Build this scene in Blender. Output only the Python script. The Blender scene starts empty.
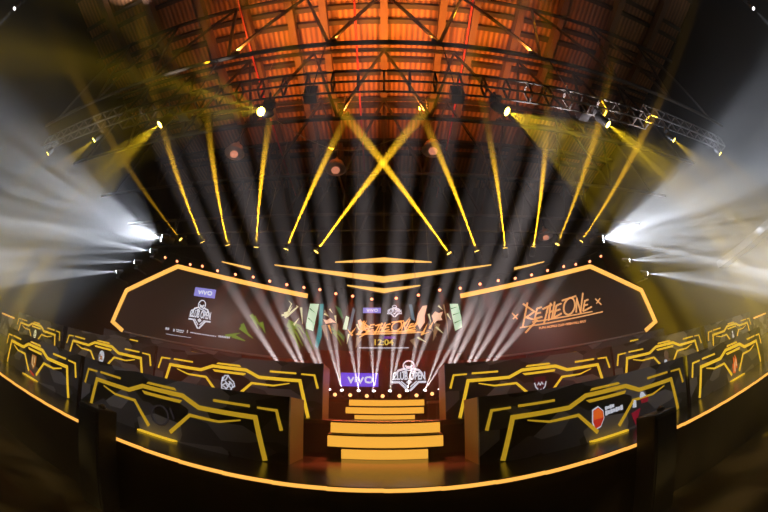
import bpy, bmesh, math, random
from mathutils import Vector, Matrix
random.seed(7)
SC = bpy.context.scene
COL = SC.collection
R = math.radians
ORD = ['first','second','third','fourth','fifth','sixth','seventh','eighth','ninth','tenth','eleventh','twelfth',
       'thirteenth','fourteenth','fifteenth','sixteenth','seventeenth','eighteenth','nineteenth','twentieth',
       'twenty-first','twenty-second','twenty-third','twenty-fourth','twenty-fifth','twenty-sixth','twenty-seventh','twenty-eighth']

# ------------------------------------------------------------------ materials
def srgb(r, g, b):
    f = lambda c: (c/255/12.92) if c/255 <= .04045 else ((c/255+.055)/1.055)**2.4
    return (f(r), f(g), f(b), 1)

def mat(name, col, rough=.5, metal=0, noise=.12, nscale=6, emit=None, strength=0, spec=.5):
    m = bpy.data.materials.new(name); m.use_nodes = True
    nt = m.node_tree; b = nt.nodes['Principled BSDF']
    b.inputs['Roughness'].default_value = rough; b.inputs['Metallic'].default_value = metal
    b.inputs['Specular IOR Level'].default_value = spec
    tc = nt.nodes.new('ShaderNodeTexCoord'); n = nt.nodes.new('ShaderNodeTexNoise')
    n.inputs['Scale'].default_value = nscale; n.inputs['Detail'].default_value = 3
    nt.links.new(tc.outputs['Object'], n.inputs['Vector'])
    mx = nt.nodes.new('ShaderNodeMix'); mx.data_type = 'RGBA'
    mx.inputs['A'].default_value = tuple(c*(1-noise) for c in col[:3])+(1,)
    mx.inputs['B'].default_value = tuple(min(1, c*(1+noise)) for c in col[:3])+(1,)
    nt.links.new(n.outputs['Fac'], mx.inputs['Factor'])
    nt.links.new(mx.outputs['Result'], b.inputs['Base Color'])
    if emit:
        b.inputs['Emission Color'].default_value = emit
        b.inputs['Emission Strength'].default_value = strength
    return m

def camo(name):
    m = mat(name, (.02,.02,.022,1), .45)
    nt = m.node_tree; b = nt.nodes['Principled BSDF']
    tc = nt.nodes.new('ShaderNodeTexCoord')
    mp = nt.nodes.new('ShaderNodeMapping'); mp.inputs['Scale'].default_value = (1.5, 1.5, 2.0)
    n = nt.nodes.new('ShaderNodeTexNoise'); n.inputs['Scale'].default_value = 1.1; n.inputs['Detail'].default_value = 0
    v = nt.nodes.new('ShaderNodeTexVoronoi'); v.inputs['Scale'].default_value = 1.6
    nt.links.new(tc.outputs['Generated'], mp.inputs['Vector'])
    mp.inputs['Scale'].default_value = (5, 1, 2.2)
    nt.links.new(mp.outputs['Vector'], v.inputs['Vector'])
    cr = nt.nodes.new('ShaderNodeValToRGB'); cr.color_ramp.interpolation = 'CONSTANT'
    e = cr.color_ramp.elements
    e[0].position = 0; e[0].color = (.006,.006,.007,1)
    e[1].position = .42; e[1].color = (.10,.10,.125,1)
    e2 = e.new(.62); e2.color = (.28,.28,.33,1)
    e3 = e.new(.8); e3.color = (.03,.03,.035,1)
    nt.links.new(v.outputs['Color'], cr.inputs['Fac'])
    nt.links.new(cr.outputs['Color'], b.inputs['Base Color'])
    return m

def corrugated(name, c1, c2, scale):
    m = mat(name, c1, .55)
    nt = m.node_tree; b = nt.nodes['Principled BSDF']
    tc = nt.nodes.new('ShaderNodeTexCoord')
    w = nt.nodes.new('ShaderNodeTexWave'); w.wave_type = 'BANDS'; w.bands_direction = 'X'
    w.inputs['Scale'].default_value = scale; w.inputs['Distortion'].default_value = .6; w.inputs['Detail Scale'].default_value = .4
    nt.links.new(tc.outputs['Object'], w.inputs['Vector'])
    n = nt.nodes.new('ShaderNodeTexNoise'); n.inputs['Scale'].default_value = 1.3
    mp = nt.nodes.new('ShaderNodeMapping'); mp.inputs['Scale'].default_value = (2.2, .12, 1)
    nt.links.new(tc.outputs['Object'], mp.inputs['Vector']); nt.links.new(mp.outputs['Vector'], n.inputs['Vector'])
    ma = nt.nodes.new('ShaderNodeMath'); ma.operation = 'MULTIPLY'
    nt.links.new(w.outputs['Fac'], ma.inputs[0]); nt.links.new(n.outputs['Fac'], ma.inputs[1])
    mx = nt.nodes.new('ShaderNodeMix'); mx.data_type = 'RGBA'
    mx.inputs['A'].default_value = c1; mx.inputs['B'].default_value = c2
    nt.links.new(ma.outputs[0], mx.inputs['Factor'])
    nt.links.new(mx.outputs['Result'], b.inputs['Base Color'])
    bp = nt.nodes.new('ShaderNodeBump'); bp.inputs['Strength'].default_value = .5; bp.inputs['Distance'].default_value = .04
    nt.links.new(w.outputs['Fac'], bp.inputs['Height']); nt.links.new(bp.outputs['Normal'], b.inputs['Normal'])
    return m

def glow(name, col, strength, base=.5):
    m = mat(name, tuple(c*base for c in col[:3])+(1,), .4, emit=col, strength=strength, noise=.04)
    if name != 'riser_light': m.cycles.emission_sampling = 'NONE'     # found by bounces only
    return m

M = {}
M['black'] = mat('black_paint', (.012,.012,.013,1), .5)
M['black_metal'] = mat('black_metal', (.02,.02,.022,1), .35, .6)
M['steel'] = mat('truss_steel', (.06,.058,.055,1), .4, .2)
M['dark_steel'] = mat('dark_steel', (.035,.03,.028,1), .5, .2)
M['chord'] = mat('painted_chord', (.05,.04,.03,1), .5, .0)
M['beam'] = mat('roof_beam', (.15,.085,.055,1), .6)
M['purlin'] = mat('purlin_paint', (.03,.02,.016,1), .6)
M['roof'] = corrugated('roof_sheet', (.16,.075,.035,1), (.62,.30,.13,1), 1.1)
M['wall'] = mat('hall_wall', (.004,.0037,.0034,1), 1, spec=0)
M['ledge'] = mat('ledge_plaster', (.06,.06,.062,1), .8)
M['carpet'] = mat('hall_carpet', (.02,.017,.012,1), 1, spec=.05, nscale=20, noise=.4)
M['stage'] = mat('stage_floor', (.012,.010,.008,1), .24, nscale=9, noise=.3)
M['fascia'] = mat('stage_fascia', (.008,.006,.005,1), .35)
M['amber_side'] = mat('desk_side_amber_lit', (.62,.36,.12,1), .45, nscale=3)  # amber light of the steps put into the inner side panels' colour
M['camo'] = camo('camo_panel')
M['desk'] = mat('desk_black', (.012,.012,.013,1), .35)
M['amber'] = glow('amber_led', (1,.50,.075,1), 1.0)
M['strip'] = glow('strip_led', (1,.47,.08,1), 1.25)
M['border'] = glow('border_led', (1,.52,.10,1), 1.3)
M['riser'] = glow('riser_light', (1,.475,.055,1), 1.0)
M['line'] = glow('yellow_line', (1,.60,.03,1), .85)  # glow put into the yellow tape in place of light falling on it
M['line_front'] = glow('yellow_line_dim', (1,.60,.03,1), .42)  # dimmer glow copy for the less lit front desk lines
M['chevron'] = glow('chevron_led', (1,.54,.11,1), 1.25)
M['curtain'] = mat('red_curtain', (.16,.03,.028,1), .8, noise=.5, nscale=5)
M['screen'] = mat('screen_black', (.012,.011,.011,1), .3, emit=(.035,.018,.014,1), strength=.4); M['screen'].cycles.emission_sampling = 'NONE'
M['pale_metal'] = mat('pale_metal', (.35,.35,.36,1), .5)
M['frame_pale'] = mat('pale_frame', (.45,.40,.40,1), .5)
M['white_led'] = glow('white_print', (.85,.88,1,1), .9)
M['white_soft'] = glow('white_soft', (.85,.88,1,1), .55)
M['dark_print'] = mat('dark_print', (.01,.01,.014,1), .5)
M['violet'] = glow('violet_panel', (.16,.08,.85,1), .9)
M['violet_pale'] = glow('violet_pale', (.36,.34,.95,1), .75)
M['brush'] = glow('brush_orange', (1,.46,.16,1), .9)
M['brush_dim'] = glow('brush_small', (1,.40,.15,1), .9)
M['lens_yellow'] = glow('lens_yellow', (1,.70,.10,1), 14)
M['lens_amber'] = glow('lens_amber', (1,.62,.10,1), 5)
M['lens_white'] = glow('lens_white', (.85,.92,1,1), 40)
M['lens_white2'] = glow('lens_white_small', (1,.9,.9,1), 4)
M['lens_red'] = glow('lens_red', (1,.28,.12,1), 4.0)
M['lens_orange'] = glow('lens_orange', (1,.46,.16,1), 2.6)
M['glass'] = mat('lamp_glass', (.5,.5,.5,1), .1, .0)
M['red_pipe'] = mat('red_pipe', (.42,.035,.03,1), .4)
M['rim'] = mat('lamp_rim', (.6,.5,.45,1), .3, .6)
M['bulb'] = glow('warm_bulb', (1,.35,.20,1), .6)
M['cable'] = mat('cable', (.25,.2,.15,1), .5)
M['grille'] = mat('speaker_grille', (.01,.01,.01,1), .7, nscale=60, noise=.6)
for n_, c_, s_ in [('leaf',(.18,.32,.035,1),.7),('twig',(.85,.8,.45,1),.8),('pale',(.62,.85,.58,1),1.0),('teal',(.01,.30,.32,1),.9),
                   ('ice',(.18,.32,.42,1),.5),('mint',(.10,.24,.10,1),.55),('splash',(.95,.58,.38,1),1.0),('arc',(.45,.30,.16,1),.5),('fire',(1,.48,.14,1),1.1),
                   ('purple',(.22,.06,.45,1),.7),('clock',(.85,.6,.10,1),.8),
                   ('drop_orange',(1,.16,.02,1),.6),('drop_red',(.75,.04,.02,1),.55),('crimson',(.45,.01,.04,1),.35),('gold',(.75,.28,.04,1),.45),
                   ('brown',(.22,.12,.10,1),.3),('maroon',(.12,.01,.02,1),.3),('dimgrey',(.10,.09,.12,1),.12)]:
    M[n_] = glow('picture_'+n_, c_, s_)

# ------------------------------------------------------------------ builders
class MB:
    """collects shapes into one mesh, in coordinates relative to an origin"""
    def __init__(s, o=(0,0,0)):
        s.bm = bmesh.new(); s.o = Vector(o)
    def poly(s, pts):
        try: return s.bm.faces.new([s.bm.verts.new(Vector(p)-s.o) for p in pts])
        except ValueError: return None
    def box(s, c, d, rot=None, bevel=0):
        c = Vector(c)-s.o; r = rot or Matrix.Identity(3)
        vs = [s.bm.verts.new(c + r @ Vector((x*d[0]/2, y*d[1]/2, z*d[2]/2))) for x in (-1,1) for y in (-1,1) for z in (-1,1)]
        fs = [s.bm.faces.new([vs[i] for i in f]) for f in ((0,1,3,2),(4,6,7,5),(0,4,5,1),(2,3,7,6),(0,2,6,4),(1,5,7,3))]
        if bevel:
            es = list({e for f in fs for e in f.edges})
            bmesh.ops.bevel(s.bm, geom=es, offset=bevel, segments=2, affect='EDGES', profile=.6)
        return s
    def bar(s, p, q, w, h=None, up=(0,0,1)):
        p, q = Vector(p), Vector(q); d = q-p
        if d.length < 1e-6: return s
        u = Vector(up)
        if abs(d.normalized().dot(u)) > .98: u = Vector((0,1,0))
        x = d.normalized(); y = u.cross(x).normalized(); z = x.cross(y)
        return s.box((p+q)/2, (d.length, w, h or w), Matrix((x,y,z)).transposed())
    def tube(s, p, q, r, n=10, r2=None):
        p, q = Vector(p)-s.o, Vector(q)-s.o; r2 = r if r2 is None else r2
        rot = (q-p).to_track_quat('Z','Y')
        a = [s.bm.verts.new(p + rot @ Vector((r*math.cos(2*math.pi*k/n), r*math.sin(2*math.pi*k/n), 0))) for k in range(n)]
        b = [s.bm.verts.new(q + rot @ Vector((r2*math.cos(2*math.pi*k/n), r2*math.sin(2*math.pi*k/n), 0))) for k in range(n)]
        for k in range(n): s.bm.faces.new((a[k], a[(k+1)%n], b[(k+1)%n], b[k]))
        s.bm.faces.new(a[::-1]); s.bm.faces.new(b)
        return s
    def lathe(s, p, d, prof, n=18):
        """prof: (distance along d, radius) pairs, closed at both ends"""
        p = Vector(p)-s.o; rot = Vector(d).to_track_quat('Z','Y'); rings = []
        for t, r in prof:
            rings.append([s.bm.verts.new(p + rot @ Vector((r*math.cos(2*math.pi*k/n), r*math.sin(2*math.pi*k/n), t))) for k in range(n)])
        for a, b in zip(rings, rings[1:]):
            for k in range(n): s.bm.faces.new((a[k], a[(k+1)%n], b[(k+1)%n], b[k]))
        s.bm.faces.new(rings[0][::-1]); s.bm.faces.new(rings[-1])
        return s
    def ring(s, c, d, r, t, n=24):
        c = Vector(c)-s.o; rot = Vector(d).to_track_quat('Z','Y'); m = 8; g = []
        for k in range(n):
            a = 2*math.pi*k/n
            g.append([s.bm.verts.new(c + rot @ Vector(((r+t*math.cos(2*math.pi*j/m))*math.cos(a), (r+t*math.cos(2*math.pi*j/m))*math.sin(a), t*math.sin(2*math.pi*j/m)))) for j in range(m)])
        for k in range(n):
            for j in range(m): s.bm.faces.new((g[k][j], g[(k+1)%n][j], g[(k+1)%n][(j+1)%m], g[k][(j+1)%m]))
        return s
    def slab(s, pl, pts, t=.012):
        """outline pts (u,v) on plane pl, raised by t towards the viewer side"""
        a = [s.bm.verts.new(pl(u, v, 0)-s.o) for u, v in pts]; b = [s.bm.verts.new(pl(u, v, t)-s.o) for u, v in pts]
        n = len(pts)
        try:
            s.bm.faces.new(a[::-1]); s.bm.faces.new(b)
            for k in range(n): s.bm.faces.new((a[k], a[(k+1)%n], b[(k+1)%n], b[k]))
        except ValueError: pass
        return s
    def ribbon(s, pl, pts, w, t=.012, taper=False, w2=None):
        """mitred strip of width w along pts on plane pl"""
        P = [Vector(p) for p in pts]; n = len(P); L = []; Rr = []
        for i in range(n):
            d0 = (P[i]-P[i-1]).normalized() if i else (P[1]-P[0]).normalized()
            d1 = (P[i+1]-P[i]).normalized() if i < n-1 else d0
            m = d0+d1
            m = m.normalized() if m.length > 1e-6 else d0
            nn = Vector((-m.y, m.x)); c = max(.45, nn.dot(Vector((-d1.y, d1.x))))
            f = 1
            if taper: f = max(.15, 1-.85*(i/(n-1))) if n > 1 else 1
            ww = w if w2 is None else w+(w2-w)*i/(n-1)
            L.append(P[i]+nn*ww*f/2/c); Rr.append(P[i]-nn*ww*f/2/c)
        for i in range(n-1):
            s.slab(pl, [Rr[i], Rr[i+1], L[i+1], L[i]], t)
        return s
    def build(s, name, m, parent=None, smooth=False, loc=None):
        bmesh.ops.recalc_face_normals(s.bm, faces=s.bm.faces[:])
        me = bpy.data.meshes.new(name); s.bm.to_mesh(me); s.bm.free()
        if smooth:
            for p in me.polygons: p.use_smooth = True
        me.materials.append(m)
        o = bpy.data.objects.new(name, me); COL.objects.link(o)
        if parent: o.parent = parent
        else: o.location = s.o
        return o

def tag(o, label, cat, group=None):
    o['label'] = label; o['category'] = cat
    if group: o['group'] = group
    return o
def thing(name, loc, label, cat, group=None):
    o = bpy.data.objects.new(name, None); COL.objects.link(o); o.location = loc; o.empty_display_size = .1
    return tag(o, label, cat, group)
def struct(o):
    o['kind'] = 'structure'; return o
def text_mesh(name, body, size, m, parent, mtx, width=None, bold=.0, depth=.006):
    """lettering as a mesh; mtx places its XY plane (world), parent origin subtracted"""
    cu = bpy.data.curves.new(name, 'FONT'); cu.body = body; cu.size = size; cu.align_x = 'CENTER'; cu.align_y = 'CENTER'
    cu.extrude = depth; cu.offset = bold
    t = bpy.data.objects.new(name+'_c', cu); COL.objects.link(t)
    bpy.context.view_layer.update()
    me = bpy.data.meshes.new_from_object(t.evaluated_get(bpy.context.evaluated_depsgraph_get()))
    bpy.data.objects.remove(t); bpy.data.curves.remove(cu)
    if width:
        xs = [v.co.x for v in me.vertices]; k = width/max(1e-6, max(xs)-min(xs)); c = (max(xs)+min(xs))/2
        for v in me.vertices: v.co.x = (v.co.x-c)*k
    o = parent.location if parent else Vector()
    me.transform(mtx)
    me.transform(Matrix.Translation(-o))
    me.materials.clear(); me.materials.append(m); me.name = name
    ob = bpy.data.objects.new(name, me); COL.objects.link(ob); ob.parent = parent
    return ob

def spot(parent, name, p, d, ang, watts, col, rad=.05, blend=.3, gobo=None):
    l = bpy.data.lights.new(name, 'SPOT'); l.energy = watts; l.color = col
    l.spot_size = R(ang); l.spot_blend = blend; l.shadow_soft_size = rad
    o = bpy.data.objects.new(name, l); COL.objects.link(o)
    o.rotation_euler = Vector(d).to_track_quat('-Z','Y').to_euler()
    if parent: o.parent = parent; o.location = Vector(p)-parent.location
    else: o.location = p
    if gobo:   # the glass gobo and prism inside the fixture break the light into rays
        l.use_nodes = True; nt = l.node_tree
        em = [n for n in nt.nodes if n.type == 'EMISSION'][0]
        tc = nt.nodes.new('ShaderNodeTexCoord'); mp = nt.nodes.new('ShaderNodeVectorMath'); mp.operation = 'NORMALIZE'
        nz = nt.nodes.new('ShaderNodeTexNoise'); nz.inputs['Scale'].default_value = gobo; nz.inputs['Detail'].default_value = 1
        off = nt.nodes.new('ShaderNodeVectorMath'); off.operation = 'ADD'; off.inputs[1].default_value = (random.random()*9, random.random()*9, 0)
        nt.links.new(tc.outputs['Normal'], mp.inputs[0]); nt.links.new(mp.outputs[0], off.inputs[0]); nt.links.new(off.outputs[0], nz.inputs['Vector'])
        cr = nt.nodes.new('ShaderNodeMapRange'); cr.inputs['From Min'].default_value = .47; cr.inputs['From Max'].default_value = .63
        cr.inputs['To Min'].default_value = .05; cr.inputs['To Max'].default_value = 2.2
        nt.links.new(nz.outputs['Fac'], cr.inputs['Value']); nt.links.new(cr.outputs['Result'], em.inputs['Strength'])
    return o
# ------------------------------------------------------------------ camera and haze
cam = bpy.data.cameras.new('camera'); co = bpy.data.objects.new('camera', cam); COL.objects.link(co); SC.camera = co
cam.type = 'PANO'; cam.panorama_type = 'FISHEYE_EQUISOLID'; cam.fisheye_lens = 16; cam.fisheye_fov = math.pi
cam.sensor_width = 36; cam.clip_start = .05
co.location = (0, 0, .70); co.rotation_euler = (R(90+26.8), 0, 0)
W = bpy.data.worlds.new('hall_haze'); SC.world = W; W.use_nodes = True
nt = W.node_tree
bg = [n for n in nt.nodes if n.type == 'BACKGROUND'][0]
bg.inputs[0].default_value = (0,0,0,1); bg.inputs[1].default_value = 0
vs = nt.nodes.new('ShaderNodeVolumeScatter'); vs.inputs['Density'].default_value = .013; vs.inputs['Anisotropy'].default_value = .1
vs.inputs['Color'].default_value = (.95,.93,.92,1)
# the haze hangs low over the stage and thins out below the roof
ge = nt.nodes.new('ShaderNodeNewGeometry'); sx = nt.nodes.new('ShaderNodeSeparateXYZ')
lo = nt.nodes.new('ShaderNodeMapRange'); hi = nt.nodes.new('ShaderNodeMapRange'); ad = nt.nodes.new('ShaderNodeMath'); ad.operation = 'ADD'
for mr, a, b, c, d in ((lo, 2.0, 4.0, .020, 0), (hi, 6.6, 8.8, .0068, .0005)):
    mr.interpolation_type = 'SMOOTHSTEP'
    mr.inputs['From Min'].default_value = a; mr.inputs['From Max'].default_value = b
    mr.inputs['To Min'].default_value = c; mr.inputs['To Max'].default_value = d
    nt.links.new(sx.outputs['Z'], mr.inputs['Value'])
nt.links.new(ge.outputs['Position'], sx.inputs[0])
nt.links.new(lo.outputs['Result'], ad.inputs[0]); nt.links.new(hi.outputs['Result'], ad.inputs[1]); nt.links.new(ad.outputs[0], vs.inputs['Density'])
nt.links.new(vs.outputs[0], [n for n in nt.nodes if n.type == 'OUTPUT_WORLD'][0].inputs['Volume'])
SC.view_settings.view_transform = 'Standard'; SC.view_settings.look = 'None'
SC.cycles.use_adaptive_sampling = False
SC.view_settings.exposure = 0; SC.view_settings.gamma = 1; SC.view_settings.use_curve_mapping = False

# ------------------------------------------------------------------ hall
FZ = -.90          # audience floor; the stage deck is z = 0
struct(MB((0,4,FZ)).box((0,4,FZ-.1),(37,34,.2)).build('floor', M['carpet']))
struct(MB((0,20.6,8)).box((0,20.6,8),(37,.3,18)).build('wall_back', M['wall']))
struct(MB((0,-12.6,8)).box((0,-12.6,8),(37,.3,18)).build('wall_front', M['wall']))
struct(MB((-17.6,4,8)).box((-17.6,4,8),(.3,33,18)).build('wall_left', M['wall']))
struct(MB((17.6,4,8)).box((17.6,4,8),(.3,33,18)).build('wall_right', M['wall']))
roof = struct(MB((0,4,17.2)).box((0,4,17.3),(37,34,.2)).build('ceiling', M['roof']))
RO = Vector((0,4,17.2))
for k in range(-1, 6):          # purlins in pairs between the trusses
    for dy in (.95, 1.85):
        y = 1.73+3.3*k+dy
        if y < 20: MB(RO).box((0,y,17.02),(35,.26,.30)).build('purlin', M['purlin'], roof)
for x in (-15,-12,-9,-6.7,-4.45,-2.85,0,2.75,4.35,6.6,8.8,12,15):
    MB(RO).box((x,4,16.62),(.34,32.8,.42)).build('roof_beam', M['beam'], roof)
struct(MB((16.9,-1,4.8)).box((16.95,-1,4.84),(1.1,20.4,.36), bevel=.03).build('trim_1', M['ledge']))

for k in range(5):              # roof trusses
    y = 5.03+3.3*k
    t = thing('roof_truss', (0,y,10.7), ['nearest roof truss crossing the ceiling above the lighting truss','second roof truss back, its bottom chord just under the lighting truss',
        'third roof truss back, level with the two round lamps','fourth roof truss back, behind the upper ends of the yellow beams','farthest roof truss, close to the dark back wall'][k], 'roof truss', 'roof trusses')
    o = (0,y,10.7)
    MB(o).tube((-17.3,y,10.7),(17.3,y,10.7),.085,10).build('bottom_chord', M['chord'], t)
    MB(o).box((0,y,16.35),(34.6,.16,.2)).build('top_chord', M['dark_steel'], t)
    xs = [1.75*j for j in range(-9, 10)]
    for a, b in zip(xs, xs[1:]):
        i = round(a/1.75)
        za, zb = (10.75,16.3) if i % 2 else (16.3,10.75)
        if abs(a) > 12.5 and k > 2: continue
        MB(o).bar((a,y,za),(b,y,zb),.11,.11,(0,1,0)).build('diagonal', M['dark_steel'], t)
for x, w in ((-1.27,'left of the middle'),(3.83,'right of the middle'),(-6.45,'on the far left')):
    tag(MB((x,4,15.5)).tube((x,2,15.5),(x,19.8,15.5),.05,8).build('sprinkler_pipe', M['red_pipe'], None), 'thin red sprinkler pipe running back under the roof '+w, 'pipe', 'red pipes under the roof')

# ------------------------------------------------------------------ stage
SE = lambda x: 3.06-.0105*x*x          # front edge of the stage, slightly bowed
NX = [ -9+.5*i for i in range(37)]
t = thing('stage_platform', (0,4.3,0), 'low black stage with a glowing amber strip along its front edge', 'stage')
o = (0,4.3,0); m = MB(o)
xs = [-15,-12]+NX+[12,15]
se = lambda x: SE(max(-9,min(9,x)))
top = [(x,se(x),0) for x in xs]+[(15,5.6,0),(-15,5.6,0)]
m.poly(top); 
m.build('deck', M['stage'], t)
m = MB(o)
for a, b in zip(xs, xs[1:]):
    m.poly([(a,se(a)+.01,-.055),(b,se(b)+.01,-.055),(b,se(b)+.01,FZ),(a,se(a)+.01,FZ)])
    m.poly([(a,se(a)+.01,-.004),(b,se(b)+.01,-.004),(b,se(b)+.01,-.055),(a,se(a)+.01,-.055)])
m.poly([(-15,5.6,FZ),(15,5.6,FZ),(15,5.6,0),(-15,5.6,0)])
for x in (-15,15): m.poly([(x,se(x)+.01,FZ),(x,5.6,FZ),(x,5.6,0),(x,se(x)+.01,0)])
m.build('fascia', M['fascia'], t)
m = MB(o)
for a, b in zip(NX, NX[1:]):
    m.bar((a,se(a)-.012,-.030),(b,se(b)-.012,-.026),.03,.034)
m.build('light_strip', M['strip'], t)

def block(name, x0, x1, y0, y1, z0, z1, label, cat, deckm, facem):
    c = ((x0+x1)/2,(y0+y1)/2,z0)
    t = thing(name, c, label, cat)
    MB(c).box((c[0],c[1],z1-.04),(x1-x0,y1-y0,.08)).build('deck', deckm, t)
    MB(c).box((c[0],c[1],(z0+z1-.08)/2),(x1-x0-.04,y1-y0-.04,z1-z0-.08)).build('fascia', facem, t)
    return t
UZ = .57
block('upper_platform', -15, 15, 5.62, 7.6, FZ, UZ, 'raised black platform behind the front desks carrying the rear desks', 'platform', M['stage'], M['fascia'])
block('rear_platform', -9, 9, 7.62, 10.4, FZ, 1.03, 'highest platform at the back carrying signs and beam lights', 'platform', M['stage'], M['fascia'])

def steps(name, y, z0, specs, label):
    t = thing(name, (0.02,y,z0), label, 'steps', 'glowing stage steps'); o = (0.02,y,z0)
    for i, (xa, xb, za, zb, dy, yb) in enumerate(specs):
        s = MB(o).box(((xa+xb)/2,(y+dy+.03+yb)/2,(za+zb)/2+.012),(xb-xa,yb-y-dy-.03,zb-za+.02)).build('step', M['black'], t)
        MB(o).box(((xa+xb)/2,y+dy+.01,(za+zb)/2),(xb-xa-.01,.05,zb-za-.012)).build('riser_light', M['riser'], s)
steps('lower_steps', 5.0, 0, [(-.61,.63,.0,.155,0,5.58),(-.82,.86,.175,.355,.06,5.58),(-.80,.84,.385,.555,.22,5.58)], 'three wide glowing amber steps rising from the stage floor')
steps('upper_steps', 7.1, UZ, [(-.60,.63,.53+.05,.68,.0,7.6),(-.79,.82,.70,.845,.05,7.6),(-.73,.84,.87,1.01,.12,7.6)], 'three narrower glowing amber steps between the rear desks')
t = thing('equipment_stand', (1.03,7.3,UZ), 'small grey metal stand beside the right end of the upper steps', 'stand'); o=(1.03,7.3,UZ)
MB(o).box((1.03,7.3,.94),(.24,.3,.05)).build('top_plate', M['pale_metal'], t)
for x in (.93,1.13):
    for y in (7.18,7.42): MB(o).bar((x,y,UZ),(x,y,.93),.03).build('leg', M['steel'], t)

# ------------------------------------------------------------------ team desks
def mir(pts): return [(-x,z) for x,z in pts]
MAIN = [(-1.62,-.54),(-1.48,0),(-.66,0),(-.38,.115),(.38,.115),(.66,0),(1.48,0),(1.62,-.54)]
def desk(cx, yf, z0, zc, h, label, group, lm, emblem, legz, inner):
    o = (cx, yf+.35, z0)
    t = thing('team_desk', o, label, 'desk', group)
    pl = lambda u, v, d: Vector((cx+u, yf-d, zc+v))
    MB(o).box((cx,yf+.03,z0+h/2),(3.82,.06,h)).build('front_panel', M['camo'], t)
    for s in (-1,1):
        MB(o).box((cx+s*1.88,yf+.41,z0+h/2),(.06,.70,h)).build('side_panel', M['amber_side'] if s*inner > 0 else M['desk'], t)
    MB(o).box((cx,yf+.44,z0+h*.72),(3.7,.66,.05)).build('desktop', M['desk'], t)
    main = [(u, v) for u, v in MAIN]
    main[0] = (-1.48-(.14*legz/.54), -legz); main[-1] = (1.48+(.14*legz/.54), -legz)
    MB(o).ribbon(pl, main, .062).build('outline_strip', lm, t)
    for f in (lambda p: p, mir):
        MB(o).ribbon(pl, f([(-1.40,.135),(-.88,.135)]), .034).build('shoulder_strip', lm, t)
        MB(o).ribbon(pl, f([(-1.82,-.125),(-1.75,.12),(-1.50,.128)]), .042, w2=.026).build('bracket_strip', lm, t)
        MB(o).ribbon(pl, f([(-.20,-.44),(-.52,-.13),(-.97,-.135),(-1.28,-.065)]), .055, w2=.018).build('inner_strip', lm, t)
    MB(o).slab(pl, [(-.30,.165),(.27,.165),(.23,.20),(-.26,.20)]).build('crown_strip', lm, t)
    MB(o).slab(pl, [(-.32,.005),(.34,.005),(.38,.05),(-.38,.05)]).build('crown_strip', lm, t)
    if legz < .6:
        m = MB(o); m.slab(lambda u,v,d: Vector((cx+u, yf-.02-v, z0+.006+d)), [(-.36,0),(.34,0),(.30,.10),(-.34,.10)], .02); m.build('base_strip', M['line'], t)
    emblem(o, pl, t)
    return t

def dots(parts):
    def f(o, pl, t):
        for mname, kind, data in parts:
            m = MB(o)
            if kind == 'poly':
                for q in data: m.slab(pl, q, .014)
            elif kind == 'line':
                for q in data: m.ribbon(pl, q, .022, .016)
            elif kind == 'fat':
                for q in data: m.ribbon(pl, q, .04, .016)
            m.build('emblem', M[mname], t)
    return f
el = lambda cx, cz, rx, rz, n=16: [(cx+rx*math.cos(2*math.pi*k/n), cz+rz*math.sin(2*math.pi*k/n)) for k in range(n)]
wolf = dots([('white_soft','line',[[(-.12,-.08),(-.13,-.16),(-.05,-.13),(0,-.04),(.05,-.10),(.13,-.15),(.16,-.24),(.10,-.27),(.08,-.35),(-.02,-.37),(-.12,-.33),(-.14,-.22),(-.12,-.08)],
        [(-.10,-.26),(-.02,-.30),(.04,-.24),(.09,-.30)],[(-.06,-.16),(.02,-.22),(.07,-.16)],[(-.1,-.32),(.06,-.33)],[(-.13,-.16),(-.08,-.05),(0,-.04)],[(-.02,-.3),(-.06,-.36)],[(.02,-.15),(.1,-.2),(.13,-.27)],[(-.12,-.25),(-.05,-.2),(0,-.25),(.06,-.2)]])])
shield_red = dots([('maroon','poly',[[(-.13,-.06),(.13,-.06),(.11,-.2),(0,-.34),(-.11,-.2)]]),('white_soft','line',[[(-.13,-.17),(-.10,-.27),(-.06,-.31)],[(.13,-.17),(.10,-.27),(.06,-.31)],[(-.07,-.23),(-.04,-.18),(-.01,-.23),(.03,-.18),(.06,-.23)]]),('white_soft','poly',[[(-.03,-.33),(0,-.30),(.03,-.33),(0,-.36)]])])
round_w = dots([('white_soft','poly',[el(0,-.2,.11,.16)]),('gold','fat',[[(-.06,-.28),(.0,-.24),(.06,-.27)],[(-.05,-.2),(.04,-.2)]]),('brown','fat',[[(-.07,-.14),(-.06,-.22)]])])
pale_y = dots([('twig','poly',[el(0,-.2,.10,.15)]),('brown','line',[[(-.06,-.15),(.0,-.22),(.06,-.15)],[(-.05,-.28),(.05,-.28)]])])
gold_s = dots([('gold','poly',[[(-.10,-.06),(.12,-.06),(.13,-.24),(.02,-.36),(-.11,-.25)]]),('twig','line',[[(-.05,-.1),(-.04,-.25),(.05,-.3)],[(.06,-.1),(.07,-.22)]]),('drop_red','fat',[[(-.12,-.42),(.0,-.46),(.10,-.47)]])])
dark_s = dots([('dimgrey','line',[el(0,-.24,.16,.14)+[(.16,-.24)],[(.18,-.1),(.26,-.24)]])])
brownf = dots([('brown','poly',[el(0,-.16,.09,.12)]),('white_soft','poly',[[(-.13,-.36),(.0,-.33),(-.02,-.27),(-.10,-.26)]]),('brown','poly',[[(.0,-.34),(.13,-.33),(.1,-.26),(.0,-.27)]])])
whitef = dots([('white_soft','poly',[el(-.02,-.13,.04,.05),[(-.08,-.3),(.06,-.3),(.03,-.19),(-.05,-.19)],[(-.03,-.38),(.02,-.38),(.02,-.3),(-.03,-.3)]])])
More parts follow.
